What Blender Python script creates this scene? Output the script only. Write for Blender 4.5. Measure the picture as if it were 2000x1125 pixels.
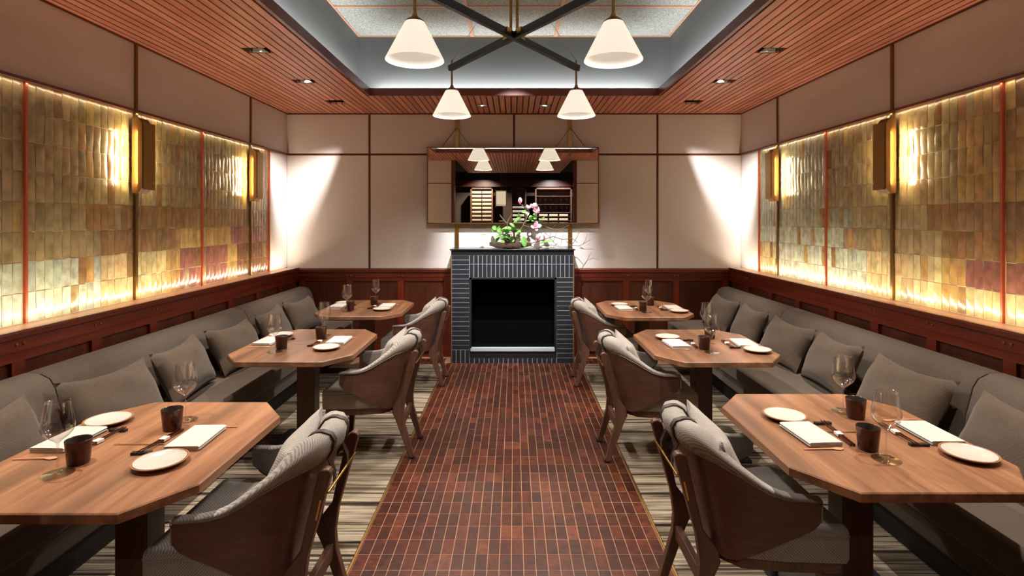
import bpy, bmesh, math, random
from mathutils import Vector, Matrix, Euler
R = math.radians
PI = math.pi
for _o in list(bpy.data.objects):
    bpy.data.objects.remove(_o)
S = bpy.context.scene
C = S.collection

# ------------------------------------------------------------------ camera
F = 1056.0                       # focal length in pixels of the 2000 px frame
cam = bpy.data.cameras.new('camera')
cam.sensor_fit = 'HORIZONTAL'; cam.sensor_width = 36.0
cam.lens = F / 2000 * 36
cam.shift_x = -0.002; cam.shift_y = -0.0673
cam.clip_start = 0.02
camo = bpy.data.objects.new('camera', cam); C.objects.link(camo)
camo.location = (0, 0, 1.58); camo.rotation_euler = (R(90), 0, 0)
S.camera = camo

# ------------------------------------------------------------------ world, exposure
W = bpy.data.worlds.new('world'); S.world = W; W.use_nodes = True
W.node_tree.nodes['Background'].inputs[0].default_value = (1.0, 0.86, 0.74, 1)
W.node_tree.nodes['Background'].inputs[1].default_value = 0.02
S.view_settings.view_transform = 'Standard'; S.view_settings.look = 'None'
S.view_settings.gamma = 1; S.view_settings.use_curve_mapping = False
S.view_settings.exposure = 0.98
S.cycles.use_denoising = True; S.cycles.adaptive_threshold = 0.025
S.cycles.max_bounces = 6; S.cycles.diffuse_bounces = 4; S.cycles.glossy_bounces = 4
S.cycles.transparent_max_bounces = 16
S.cycles.sample_clamp_indirect = 6.0
S.cycles.caustics_reflective = False; S.cycles.caustics_refractive = False

# ------------------------------------------------------------------ main dimensions
XW, YB, ZC = 2.639, 6.27, 2.803            # half width of room, back wall, ceiling
WX = 2.475                                 # wainscot face on the side walls
WY = 6.20                                  # wainscot face on the back wall
ZL = 1.02                                  # ledge top
COX, COY0, COY1 = 1.42, 2.40, 5.33         # coffer opening
CWX, CWY0, CWY1 = 1.58, 2.25, 5.48         # coffer walls
ZK = 3.44                                  # coffer ceiling
YS = 1.05                                  # front stub walls

def spot(name, loc, target, energy, angle, blend=0.5, color=(1, .85, .68), radius=0.02):
    l = bpy.data.lights.new(name, 'SPOT'); l.energy = energy; l.color = color
    l.spot_size = R(angle); l.spot_blend = blend; l.shadow_soft_size = radius
    o = bpy.data.objects.new(name, l); C.objects.link(o); o.location = loc
    d = Vector(target) - Vector(loc)
    o.rotation_euler = d.to_track_quat('-Z', 'Y').to_euler()
    return o

def area(name, loc, direction, long_axis, length, width, energy, color=(1, .8, .6)):
    l = bpy.data.lights.new(name, 'AREA'); l.energy = energy; l.color = color
    l.shape = 'RECTANGLE'; l.size = length; l.size_y = width
    o = bpy.data.objects.new(name, l); C.objects.link(o)
    z = -Vector(direction).normalized(); x = Vector(long_axis); x = (x - z * x.dot(z)).normalized(); y = z.cross(x)
    m = Matrix((x, y, z)).transposed().to_4x4(); m.translation = Vector(loc); o.matrix_world = m
    return o

WARM = (1.0, .90, .77); NEUT = (1.0, .93, .85); COOL = (1.0, .98, .95); AMB = (1.0, .74, .42)
# light strips hidden in the coffer cove
zc = 2.862
for sx in (-1, 1):
    area('cove_strip', (sx * 1.48, (COY0 + COY1) / 2, zc), (sx, 0, 1.1), (0, 1, 0), COY1 - COY0, .03, 11, COOL)
area('cove_strip', (0, 5.39, zc), (0, 1, 1.1), (1, 0, 0), 2 * COX, .03, 11, COOL)
area('cove_strip', (0, 2.32, zc), (0, -1, 1.1), (1, 0, 0), 2 * COX, .03, 11, COOL)
# light strips behind the lip of the wainscot ledge
for sx in (-1, 1):
    area('ledge_strip', (sx * (WX + .012), 3.62, ZL + .02), (sx * 1, 0, 2.0), (0, 1, 0), 5.0, .02, 11, (1, .80, .58))
    area('ledge_strip', (sx * (XW - .03), 3.5, 2.311), (sx * .35, 0, -1), (0, 1, 0), 4.5, .012, 1.0, (1, .80, .58))
# recessed adjustable downlights: x, y, energy, aim, cone
DL = []
for sx in (-1, 1):
    for y, e in ((1.95, 90), (2.95, 56), (3.92, 92), (4.80, 90), (5.62, 230)):
        DL.append((sx * 1.855, y, e))
DL += [(-.345, 5.83, 40), (.335, 5.83, 40)]
REAR_FILL = [(-.7, -.9, 80), (.7, -.9, 80)]  # added fill lamps behind the viewer, without fixtures

# ------------------------------------------------------------------ mesh helpers
class MB:
    def __init__(s):
        s.v = []; s.f = []
    def add(s, v, f):
        n = len(s.v); s.v += [tuple(p) for p in v]; s.f += [tuple(i + n for i in q) for q in f]
    def box(s, x0, x1, y0, y1, z0, z1):
        s.add([(x0, y0, z0), (x1, y0, z0), (x1, y1, z0), (x0, y1, z0), (x0, y0, z1), (x1, y0, z1), (x1, y1, z1), (x0, y1, z1)],
              [(0, 3, 2, 1), (4, 5, 6, 7), (0, 1, 5, 4), (1, 2, 6, 5), (2, 3, 7, 6), (3, 0, 4, 7)])
        return s
    def lathe(s, prof, n=24, c=(0, 0, 0), sx=1, sy=1):
        b = []; rings = []
        for r, z in prof:
            if r < 1e-6:
                rings.append([len(b)]); b.append((c[0], c[1], c[2] + z))
            else:
                rings.append(list(range(len(b), len(b) + n)))
                b += [(c[0] + sx * r * math.cos(2 * PI * k / n), c[1] + sy * r * math.sin(2 * PI * k / n), c[2] + z) for k in range(n)]
        fs = []
        for a, q in zip(rings, rings[1:]):
            for k in range(n):
                k2 = (k + 1) % n
                if len(a) == 1 and len(q) == 1: continue
                if len(a) == 1: fs.append((a[0], q[k2], q[k]))
                elif len(q) == 1: fs.append((a[k], a[k2], q[0]))
                else: fs.append((a[k], a[k2], q[k2], q[k]))
        s.add(b, fs); return s
    def loft(s, rings, closed=True, cap=True):
        n = len(rings[0]); b = [p for r in rings for p in r]; fs = []
        for i in range(len(rings) - 1):
            for k in range(n if closed else n - 1):
                k2 = (k + 1) % n
                fs.append((i * n + k, i * n + k2, (i + 1) * n + k2, (i + 1) * n + k))
        if cap and closed:
            fs.append(tuple(reversed(range(n)))); fs.append(tuple(range((len(rings) - 1) * n, len(rings) * n)))
        s.add(b, fs); return s
    def tube(s, pts, r, n=8):
        pts = [Vector(p) for p in pts]; rs = r if isinstance(r, (list, tuple)) else [r] * len(pts)
        rings = []; prev = None
        for i, p in enumerate(pts):
            d = (pts[min(i + 1, len(pts) - 1)] - pts[max(i - 1, 0)]).normalized()
            a = prev if prev is not None else (Vector((0, 0, 1)) if abs(d.z) < .9 else Vector((1, 0, 0)))
            u = (a - d * a.dot(d)).normalized(); prev = u; w = d.cross(u)
            rings.append([tuple(p + (u * math.cos(2 * PI * k / n) + w * math.sin(2 * PI * k / n)) * rs[i]) for k in range(n)])
        return s.loft(rings)
    def bar(s, p0, p1, w, h, up=(0, 0, 1)):
        p0 = Vector(p0); p1 = Vector(p1); d = (p1 - p0).normalized()
        u = Vector(up); u = (u - d * u.dot(d)).normalized(); x = d.cross(u)
        o = [(-1, -1), (1, -1), (1, 1), (-1, 1)]
        return s.loft([[tuple(p + x * (a * w / 2) + u * (b * h / 2)) for a, b in o] for p in (p0, p1)])
    def prism(s, poly, axis, lo, hi):
        def P(a, b, t):
            return {'x': (t, a, b), 'y': (a, t, b), 'z': (a, b, t)}[axis]
        return s.loft([[P(a, b, lo) for a, b in poly], [P(a, b, hi) for a, b in poly]])
    def ribbon(s, path, th, lo, hi):        # path in x-z, extruded along y
        up = []; dn = []
        for i, (x, z) in enumerate(path):
            a = path[max(i - 1, 0)]; b = path[min(i + 1, len(path) - 1)]
            dx, dz = b[0] - a[0], b[1] - a[1]; L = math.hypot(dx, dz) or 1
            nx, nz = -dz / L * th / 2, dx / L * th / 2
            up.append((x + nx, z + nz)); dn.append((x - nx, z - nz))
        n = len(path); b = []
        for y in (lo, hi):
            b += [(x, y, z) for x, z in up] + [(x, y, z) for x, z in dn]
        m = 2 * n; f = []
        for i in range(n - 1):
            f += [(i, i + 1, m + i + 1, m + i), (n + i + 1, n + i, m + n + i, m + n + i + 1),
                  (i + 1, i, n + i, n + i + 1), (m + i, m + i + 1, m + n + i + 1, m + n + i)]
        f += [(0, m, m + n, n), (n - 1, 2 * n - 1, m + 2 * n - 1, m + n - 1)]
        s.add(b, f); return s
    def mesh(s, name, mat, smooth=35):
        me = bpy.data.meshes.new(name); me.from_pydata(s.v, [], s.f); me.update()
        bm = bmesh.new(); bm.from_mesh(me); bmesh.ops.recalc_face_normals(bm, faces=bm.faces); bm.to_mesh(me); bm.free()
        if smooth:
            me.shade_smooth(); me.set_sharp_from_angle(angle=R(smooth))
        if mat: me.materials.append(mat)
        return me
    def build(s, name, mat, parent=None, smooth=35, bevel=0, seg=2, sub=0):
        return link(name, s.mesh(name, mat, smooth), parent, bevel, seg, sub)

def link(name, me, parent=None, bevel=0, seg=2, sub=0):
    o = bpy.data.objects.new(name, me); C.objects.link(o)
    if parent: o.parent = parent
    if bevel:
        m = o.modifiers.new('bevel', 'BEVEL'); m.width = bevel; m.segments = seg; m.limit_method = 'ANGLE'; m.angle_limit = R(40)
    if sub:
        m = o.modifiers.new('sub', 'SUBSURF'); m.levels = sub; m.render_levels = sub
    return o

def box(name, mat, parent, x0, x1, y0, y1, z0, z1, bevel=0, seg=2):
    return MB().box(x0, x1, y0, y1, z0, z1).build(name, mat, parent, 35, bevel, seg)

def empty(name, loc=(0, 0, 0), rz=0, label=None, cat=None, group=None, kind=None):
    o = bpy.data.objects.new(name, None); C.objects.link(o); o.empty_display_size = .05
    o.location = loc; o.rotation_euler = (0, 0, rz)
    return tag(o, label, cat, group, kind)

def tag(o, label=None, cat=None, group=None, kind=None):
    if label: o['label'] = label
    if cat: o['category'] = cat
    if group: o['group'] = group
    if kind: o['kind'] = kind
    return o

def copy_tree(o, parent=None):
    c = o.copy(); C.objects.link(c); c.parent = parent
    if parent: c.matrix_parent_inverse = o.matrix_parent_inverse.copy()
    for ch in list(o.children): copy_tree(ch, c)
    return c

rnd = random.Random(7)
def sm(a, b, x):
    t = max(0, min(1, (x - a) / (b - a))); return t * t * (3 - 2 * t)

# ------------------------------------------------------------------ materials
def srgb(h):
    if isinstance(h, str):
        h = h.lstrip('#'); c = [int(h[i:i + 2], 16) / 255 for i in (0, 2, 4)]
    else: c = h
    return tuple(x / 12.92 if x <= .04045 else ((x + .055) / 1.055) ** 2.4 for x in c)
def mat(name):
    m = bpy.data.materials.new(name); m.use_nodes = True
    return m, m.node_tree.nodes, m.node_tree.links, m.node_tree.nodes['Principled BSDF']
def ramp(N, L, fac, stops):
    r = N.new('ShaderNodeValToRGB'); e = r.color_ramp.elements
    while len(e) < len(stops): e.new(.5)
    for q, (p, c) in zip(e, stops): q.position = p; q.color = (*srgb(c), 1) if isinstance(c, str) else (*c, 1)
    L.new(fac, r.inputs[0]); return r.outputs[0]
def noise(N, L, scale, vec, detail=4, rough=.55, mapping=None):
    n = N.new('ShaderNodeTexNoise'); n.inputs['Scale'].default_value = scale; n.inputs['Detail'].default_value = detail
    n.inputs['Roughness'].default_value = rough
    if mapping:
        mp = N.new('ShaderNodeMapping'); mp.inputs['Scale'].default_value = mapping; L.new(vec, mp.inputs[0]); vec = mp.outputs[0]
    L.new(vec, n.inputs['Vector']); return n.outputs['Fac']
def coords(N, L, rand=False):
    t = N.new('ShaderNodeTexCoord'); v = t.outputs['Object']
    if rand:
        oi = N.new('ShaderNodeObjectInfo'); m = N.new('ShaderNodeVectorMath'); m.operation = 'SCALE'
        c = N.new('ShaderNodeCombineXYZ')
        for k in range(3): L.new(oi.outputs['Random'], c.inputs[k])
        L.new(c.outputs[0], m.inputs[0]); m.inputs['Scale'].default_value = 37.0
        a = N.new('ShaderNodeVectorMath'); L.new(v, a.inputs[0]); L.new(m.outputs[0], a.inputs[1]); v = a.outputs[0]
    return v
def bump(N, L, h, b, strength=.2, dist=.002):
    n = N.new('ShaderNodeBump'); n.inputs['Strength'].default_value = strength; n.inputs['Distance'].default_value = dist
    L.new(h, n.inputs['Height']); L.new(n.outputs[0], b.inputs['Normal']); return n
def mix(N, L, a, b, f, mode='MIX'):
    m = N.new('ShaderNodeMix'); m.data_type = 'RGBA'; m.blend_type = mode
    for s, x in ((6, a), (7, b)):
        if isinstance(x, tuple): m.inputs[s].default_value = (*x, 1)
        else: L.new(x, m.inputs[s])
    if isinstance(f, (int, float)): m.inputs[0].default_value = f
    else: L.new(f, m.inputs[0])
    return m.outputs[2]

def plain(name, col, rough=.5, metal=0, spec=.5, vary=0.0, scale=8):
    m, N, L, b = mat(name)
    b.inputs['Roughness'].default_value = rough; b.inputs['Metallic'].default_value = metal
    b.inputs['Specular IOR Level'].default_value = spec
    if vary:
        v = coords(N, L); n = noise(N, L, scale, v)
        c = srgb(col); L.new(ramp(N, L, n, [(.3, tuple(x * (1 - vary) for x in c)), (.7, tuple(min(1, x * (1 + vary)) for x in c))]), b.inputs['Base Color'])
    else: b.inputs['Base Color'].default_value = (*srgb(col), 1)
    return m

def wood(name, dark, light, axis='y', rough=.4, scale=1.0, rand=True, spec=.4, contrast=.25, streak=None):
    m, N, L, b = mat(name)
    v = coords(N, L, rand)
    long_, cross = .9 * scale, 16 * scale
    sc = {'x': (long_, cross, cross), 'y': (cross, long_, cross), 'z': (cross, cross, long_)}[axis]
    n1 = noise(N, L, 1.0, v, 5, .6, sc)
    n2 = noise(N, L, 5.0, v, 3, .6, sc)
    col = ramp(N, L, n1, [(.5 - contrast, dark), (.5 + contrast, light)])
    fine = ramp(N, L, n2, [(.3, (.72, .72, .72)), (.65, (1.05, 1.05, 1.05))])
    col = mix(N, L, col, fine, .8, 'MULTIPLY')
    if streak:
        n3 = noise(N, L, .45, v, 2, .5, sc)
        f = ramp(N, L, n3, [(.50, (0, 0, 0)), (.66, (.75, .75, .75))])
        col = mix(N, L, col, srgb(streak), f)
    if rand:
        oi = N.new('ShaderNodeObjectInfo')
        tone = ramp(N, L, oi.outputs['Random'], [(0, (.80, .80, .80)), (1, (1.14, 1.14, 1.14))])
        col = mix(N, L, col, tone, 1.0, 'MULTIPLY')
    L.new(col, b.inputs['Base Color'])
    b.inputs['Roughness'].default_value = rough; b.inputs['Specular IOR Level'].default_value = spec
    bump(N, L, n2, b, .12, .001)
    return m

def fabric(name, c1, c2, scale=400, rough=.9, mottle=.25, rib=.08, bumpd=.0015):
    m, N, L, b = mat(name)
    v = coords(N, L)
    w1 = N.new('ShaderNodeTexWave'); w1.wave_type = 'BANDS'; w1.bands_direction = 'DIAGONAL'
    w1.inputs['Scale'].default_value = scale / 11; w1.inputs['Distortion'].default_value = 1.2; w1.inputs['Detail'].default_value = 2
    w1.inputs['Detail Scale'].default_value = 2
    L.new(v, w1.inputs[0])
    n = noise(N, L, scale, v, 2, .6)
    f = N.new('ShaderNodeMath'); f.operation = 'MULTIPLY_ADD'; L.new(w1.outputs['Fac'], f.inputs[0]); f.inputs[1].default_value = rib
    g = N.new('ShaderNodeMath'); g.operation = 'MULTIPLY'; L.new(n, g.inputs[0]); g.inputs[1].default_value = 1.0 - rib
    L.new(g.outputs[0], f.inputs[2])
    col = ramp(N, L, f.outputs[0], [(.25, c1), (.75, c2)])
    big = noise(N, L, 7, v, 3, .6)
    col = mix(N, L, col, ramp(N, L, big, [(.3, (1 - mottle,) * 3), (.7, (1.0,) * 3)]), 1.0, 'MULTIPLY')
    L.new(col, b.inputs['Base Color']); b.inputs['Roughness'].default_value = rough
    b.inputs['Specular IOR Level'].default_value = .15
    b.inputs['Sheen Weight'].default_value = .15
    bump(N, L, f.outputs[0], b, .5, bumpd)
    return m

def coloured(name, attr, kind):
    """glazed tile / end-grain block whose tone is set per piece (object colour, or colour attribute on a joined mesh)"""
    m, N, L, b = mat(name)
    v = coords(N, L, not attr)
    if attr:
        a = N.new('ShaderNodeAttribute'); a.attribute_name = 'tone'; base = a.outputs['Color']
    else:
        oi = N.new('ShaderNodeObjectInfo'); base = oi.outputs['Color']
    if kind == 'tile':
        n = noise(N, L, 16, v, 3, .55)
        col = mix(N, L, base, ramp(N, L, n, [(.28, (.55, .5, .42)), (.52, (1, 1, 1)), (.75, (1.35, 1.35, 1.3))]), .85, 'MULTIPLY')
        L.new(col, b.inputs['Base Color'])
        b.inputs['Roughness'].default_value = .22; b.inputs['Specular IOR Level'].default_value = .6
        b.inputs['Metallic'].default_value = .0
        n2 = noise(N, L, 22, v, 2, .5); bump(N, L, n2, b, .25, .004)
    else:
        wv = N.new('ShaderNodeTexWave'); wv.wave_type = 'RINGS'; wv.inputs['Scale'].default_value = 22
        wv.inputs['Distortion'].default_value = 5; wv.inputs['Detail'].default_value = 3; L.new(v, wv.inputs[0])
        n = noise(N, L, 26, v, 4, .65)
        col = mix(N, L, base, ramp(N, L, wv.outputs['Fac'], [(.2, (.78, .76, .74)), (.8, (1.12, 1.1, 1.08))]), .6, 'MULTIPLY')
        col = mix(N, L, col, ramp(N, L, n, [(.34, (.5, .46, .44)), (.5, (1, 1, 1)), (.68, (1.7, 1.5, 1.35))]), .9, 'MULTIPLY')
        L.new(col, b.inputs['Base Color'])
        b.inputs['Roughness'].default_value = .33; b.inputs['Specular IOR Level'].default_value = .5
        bump(N, L, n, b, .15, .001)
    return m

def emis(name, col, strength, base=None):
    m, N, L, b = mat(name)
    b.inputs['Base Color'].default_value = (*(base or col), 1)
    b.inputs['Emission Color'].default_value = (*col, 1); b.inputs['Emission Strength'].default_value = strength
    b.inputs['Roughness'].default_value = .5
    return m

def cloth_wall(name, col):
    m, N, L, b = mat(name)
    v = coords(N, L)
    n1 = noise(N, L, 1, v, 3, .7, (60, 60, 700)); n2 = noise(N, L, 1, v, 3, .7, (700, 700, 60))
    a = N.new('ShaderNodeMath'); a.operation = 'ADD'; L.new(n1, a.inputs[0]); L.new(n2, a.inputs[1])
    h = N.new('ShaderNodeMath'); h.operation = 'MULTIPLY'; L.new(a.outputs[0], h.inputs[0]); h.inputs[1].default_value = .5
    c = srgb(col)
    L.new(ramp(N, L, h.outputs[0], [(.35, tuple(x * .88 for x in c)), (.65, tuple(x * 1.06 for x in c))]), b.inputs['Base Color'])
    b.inputs['Roughness'].default_value = .75; b.inputs['Specular IOR Level'].default_value = .25
    bump(N, L, h.outputs[0], b, .25, .001)
    return m

def thin_glass(name):
    m, N, L, b = mat(name); N.remove(b)
    t = N.new('ShaderNodeBsdfTransparent'); t.inputs[0].default_value = (.97, .97, .96, 1)
    g = N.new('ShaderNodeBsdfGlossy'); g.inputs['Roughness'].default_value = .02
    lw = N.new('ShaderNodeLayerWeight'); lw.inputs['Blend'].default_value = .22
    r = N.new('ShaderNodeMapRange'); r.inputs['To Min'].default_value = .12; r.inputs['To Max'].default_value = 1.0
    L.new(lw.outputs['Facing'], r.inputs[0])
    p = N.new('ShaderNodeMath'); p.operation = 'POWER'; L.new(r.outputs[0], p.inputs[0]); p.inputs[1].default_value = 1.15
    x = N.new('ShaderNodeMixShader'); L.new(p.outputs[0], x.inputs[0]); L.new(t.outputs[0], x.inputs[1]); L.new(g.outputs[0], x.inputs[2])
    L.new(x.outputs[0], N['Material Output'].inputs[0])
    return m

def carpet(name):
    m, N, L, b = mat(name)
    v = coords(N, L)
    n1 = noise(N, L, 1, v, 3, .75, (.5, 26, 1)); n2 = noise(N, L, 1, v, 2, .5, (1.2, 9, 1)); n3 = noise(N, L, 300, v, 2)
    col = ramp(N, L, n1, [(.34, '#1a1410'), (.42, '#4a3f33'), (.48, '#85796a'), (.56, '#a59985'), (.62, '#5f5447'), (.68, '#948873')])
    col = mix(N, L, col, ramp(N, L, n2, [(.36, (.42, .39, .36)), (.5, (1, 1, 1))]), .9, 'MULTIPLY')
    col = mix(N, L, col, ramp(N, L, n3, [(.3, (.75, .75, .75)), (.7, (1.1, 1.1, 1.1))]), .6, 'MULTIPLY')
    L.new(col, b.inputs['Base Color']); b.inputs['Roughness'].default_value = .95; b.inputs['Specular IOR Level'].default_value = .1
    bump(N, L, n3, b, .6, .003)
    return m

def speckle(name):
    m, N, L, b = mat(name)
    v = coords(N, L); n = noise(N, L, 130, v, 3, .8)
    L.new(ramp(N, L, n, [(.36, '#6f726e'), (.5, '#a2a6a1'), (.62, '#d0d4cf')]), b.inputs['Base Color'])
    b.inputs['Roughness'].default_value = .95; bump(N, L, n, b, .5, .004)
    return m

M = {}
M['slat'] = wood('slat_wood', '#c4745a', '#e4a084', 'y', .42)
M['redwood'] = wood('red_wood', '#4e180c', '#742a16', 'z', .32, spec=.5)
M['redwood_y'] = wood('red_wood_long', '#4e180c', '#742a16', 'y', .32, spec=.5)
M['redwood_x'] = wood('red_wood_cross', '#4e180c', '#742a16', 'x', .32, spec=.5)
M['panelwood'] = wood('panel_wood', '#3a1a0f', '#5e2e1c', 'z', .38, .7)
M['fascia'] = plain('fascia_wood', '#6a2c1a', .35, vary=.12)
M['walnut'] = wood('walnut_top', '#6d452f', '#aa7a5a', 'y', .36, .8, rand=True, contrast=.2, streak='#5e4434')
M['walnut_dark'] = wood('walnut_dark', '#4a3026', '#6e4a3a', 'z', .4, .8)
M['shell'] = wood('walnut_shell', '#4e342b', '#704e41', 'x', .38, .8, rand=False)
M['post'] = wood('walnut_post', '#543a2e', '#785646', 'z', .38, .9, rand=False)
M['oak'] = wood('oak_block', '#4c2f14', '#a8783c', 'z', .5, .8)
M['black'] = plain('black_void', '#050505', .9)
M['dark'] = plain('dark_base', '#15100d', .7)
M['coffer'] = plain('coffer_paint', '#585b5c', .55)
M['speckle'] = speckle('acoustic_felt')
M['wallcloth'] = cloth_wall('wall_cloth', '#dad2cd')
M['wallback'] = plain('wall_core', '#4a3a32', .8)
M['lighttrim'] = plain('pale_trim_lit_ledge', '#c79a7c', .4)
M['tilebed'] = plain('lit_tile_bed', '#d8c9a2', .5)
M['bronze'] = plain('bronze', '#8a6a3e', .35, 1.0)
M['brass'] = plain('brass', '#b8904e', .28, 1.0)
M['brass_dark'] = plain('aged_brass', '#a07a44', .45, 1.0)
M['copper'] = plain('copper_trim', '#b5583a', .4, .6)
M['blackmetal'] = plain('black_metal', '#26272c', .32, .3)
M['steel'] = plain('steel', '#8e959c', .35, 1.0)
M['tile'] = coloured('glazed_tile', False, 'tile')
M['tile_a'] = coloured('glazed_tile_field', True, 'tile')
M['block'] = coloured('floor_block', False, 'block')
M['block_a'] = coloured('floor_block_field', True, 'block')
M['grout'] = plain('floor_joint', '#a9805f', .6)
M['slate'] = plain('slate_tile', '#22262b', .36, vary=.12, scale=20)
M['slatejoint'] = plain('slate_joint', '#8b9097', .8)
M['firebox'] = plain('firebox', '#050505', .9, spec=.05)
M['lip'] = plain('brushed_lip', '#a9b6bf', .4)
M['mantel'] = plain('mantel_stone', '#1c1e21', .22)
M['chairfab'] = fabric('tweed', '#6e6a68', '#c6bdb4', 620, rib=.26)
M['banq'] = fabric('banquette_wool', '#453c35', '#6f6257', 500, mottle=.15)
M['cushion'] = fabric('cushion_wool', '#3f352d', '#68594c', 420, mottle=.2)
M['leather'] = plain('strap_leather', '#3a322c', .5)
M['stitch'] = plain('stitch', '#8f8a88', .8)
M['white_glaze'] = plain('white_glaze', '#c2beb5', .2, vary=.04)
M['clay'] = plain('clay', '#9a6a44', .5)
M['linen'] = plain('linen', '#bfbab5', .85)
M['cup'] = plain('iron_glaze', '#4c3024', .25, .5, vary=.25, scale=30)
M['cupin'] = plain('cup_inside', '#6e6660', .2, .5)
M['lacquer'] = plain('red_lacquer', '#3a1008', .25)
M['rest'] = plain('black_rest', '#141315', .4)
M['paper'] = plain('paper_band', '#e9e2d6', .8)
M['spoon'] = plain('pale_wood', '#c98a62', .5)
M['glass'] = thin_glass('thin_glass')
M['mirror'] = plain('mirror', '#e4e2dc', .0, 1.0)
M['shade'] = emis('frosted_shade', (1.0, .88, .72), .42, (.9, .88, .84))
M['shade_in'] = emis('shade_inside', (1.0, .90, .76), .16, (.7, .68, .64))
M['bulb'] = emis('lamp_lens', (1, .9, .75), 6)
M['leaf'] = plain('leaf', '#5f9040', .35, vary=.3, scale=40)
M['petal'] = None
def petal_mat():
    m, N, L, b = mat('petal')
    t = N.new('ShaderNodeTexCoord'); s = N.new('ShaderNodeSeparateXYZ'); L.new(t.outputs['Generated'], s.inputs[0])
    L.new(ramp(N, L, s.outputs[1], [(.0, '#b8336c'), (.35, '#e493b4'), (.75, '#fbeef2')]), b.inputs['Base Color'])
    b.inputs['Roughness'].default_value = .5; return m
M['petal'] = petal_mat()
M['bark'] = plain('bark', '#5a4636', .8, vary=.3, scale=30)
M['twig'] = plain('twig', '#6a5a48', .8, vary=.2, scale=60)
M['carpet'] = carpet('striped_carpet')
M['cream'] = plain('cream_linen', '#b9a88a', .8)
M['lantern'] = emis('lantern_paper', (1, .86, .62), .4)

# ================================================================== SETTING
# ---------------------------------------------------------------- floor
floor = empty('floor', kind='structure')
box('slab', M['grout'], floor, -XW - .3, XW + .3, -5.2, YB + .2, -.12, -.0014)
BX, BY = .0557, .1167
X0 = -.7345; NC = 26; Y1 = 5.917; NR = 33
TONES = ['#472015', '#4e2418', '#552819', '#441e14', '#3c1b13', '#502617', '#5c3020', '#402017', '#472219', '#3a1c16']
bm_v = [MB().box(0, BX - .0030, 0, BY - .0046, -.01, 0).mesh('block', M['block'], 0)]
stuff = MB(); stones = []
n_obj = 0
for r in range(NR - 1, -1, -1):
    y = Y1 - (r + 1) * BY + .02
    for c in range(NC):
        x = X0 + c * BX
        tone = srgb(rnd.choice(TONES)); k = rnd.uniform(.78, 1.0); tone = tuple(t * k for t in tone)
        dz = rnd.uniform(-.0003, .0004)
        if y > 2.16 and n_obj < 300:
            o = link('block', bm_v[0], floor); o.location = (x, y, dz); o.color = (*tone, 1); n_obj += 1
        elif n_obj >= 300:
            stuff.box(x, x + BX - .0030, y, y + BY - .0046, -.01, dz); stones += [tone] * 6
# rows beside and in front of the aisle ends, under the camera and beside the hearth
for xa, xb, ya, yb in ((-1.1, X0, 5.90, 6.2), (X0 + NC * BX, 1.1, 5.90, 6.2), (-.73, .71, -1.9, 2.15)):
    for i in range(int((xb - xa) / BX)):
        for j in range(int((yb - ya) / BY)):
            x, y = xa + i * BX, ya + j * BY
            stuff.box(x, x + BX - .0030, y, y + BY - .0046, -.01, 0); stones += [srgb(rnd.choice(TONES))] * 6
me = stuff.mesh('block_field', M['block_a'], 0)
ca = me.color_attributes.new('tone', 'FLOAT_COLOR', 'CORNER')
for p in me.polygons:
    t = stones[p.index]
    for li in p.loop_indices: ca.data[li].color = (*t, 1)
tag(link('block_field', me, floor), kind='stuff')
for sx, x in ((-1, X0 - .012), (1, X0 + NC * BX + .001)):
    box('edge_strip', M['brass_dark'], floor, x, x + .009, 1.1, 5.9, -.01, .006)

# ---------------------------------------------------------------- rugs
for sx, lab in ((-1, 'left'), (1, 'right')):
    x0, x1 = (-2.47, X0 - .014) if sx < 0 else (X0 + NC * BX + .012, 2.47)
    o = MB().box(x0, x1, 1.14, 5.86, -.003, .008).build('rug', M['carpet'], None, 0)
    tag(o, 'cream, brown and black striped carpet under the %s row of tables' % lab, 'rug', 'striped carpets beside the aisle')

# ---------------------------------------------------------------- ceiling
ceiling = empty('ceiling', kind='structure')
HS = .06
holes = [(x - HS, x + HS, y - HS, y + (.14 if y > 5.5 and abs(x) > 1 else HS)) for x, y, e in DL + REAR_FILL]  # corner holes lengthened to shape the beam on the back wall
xs = sorted({-XW, XW, -CWX, CWX} | {v for h in holes for v in h[:2]})
ys = sorted({-2.0, CWY0, CWY1, YB} | {v for h in holes for v in h[2:]})
b = MB()
for i in range(len(xs) - 1):
    for j in range(len(ys) - 1):
        cx, cy = (xs[i] + xs[i + 1]) / 2, (ys[j] + ys[j + 1]) / 2
        if abs(cx) < CWX and CWY0 < cy < CWY1: continue
        if any(h[0] < cx < h[1] and h[2] < cy < h[3] for h in holes): continue
        b.box(xs[i], xs[i + 1], ys[j], ys[j + 1], ZC + .03, ZC + .04)
b.build('backing', M['black'], ceiling, 0)
PITCH = .0621; SW = .0505
nslat = 85
for i in range(nslat):
    xc = -XW + (i + .5) * 2 * XW / nslat
    spans = [(YS + .02 if abs(xc) > 1.24 else -2.0, YB - .02)]
    def cut(spans, a, bb):
        out = []
        for p, q in spans:
            if bb <= p or a >= q: out.append((p, q)); continue
            if a - p > .02: out.append((p, a))
            if q - bb > .02: out.append((bb, q))
        return out
    if abs(xc) < COX + .03: spans = cut(spans, COY0 - .025, COY1 + .025)
    for h in holes:
        if h[0] - SW / 2 + .01 < xc < h[1] + SW / 2 - .01: spans = cut(spans, h[2], h[3])
    for p, q in spans:
        if q < .0 and abs(xc) > 1.24: continue
        o = box('slat', M['slat'], ceiling, xc - SW / 2, xc + SW / 2, p, q, ZC, ZC + .022)
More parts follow.
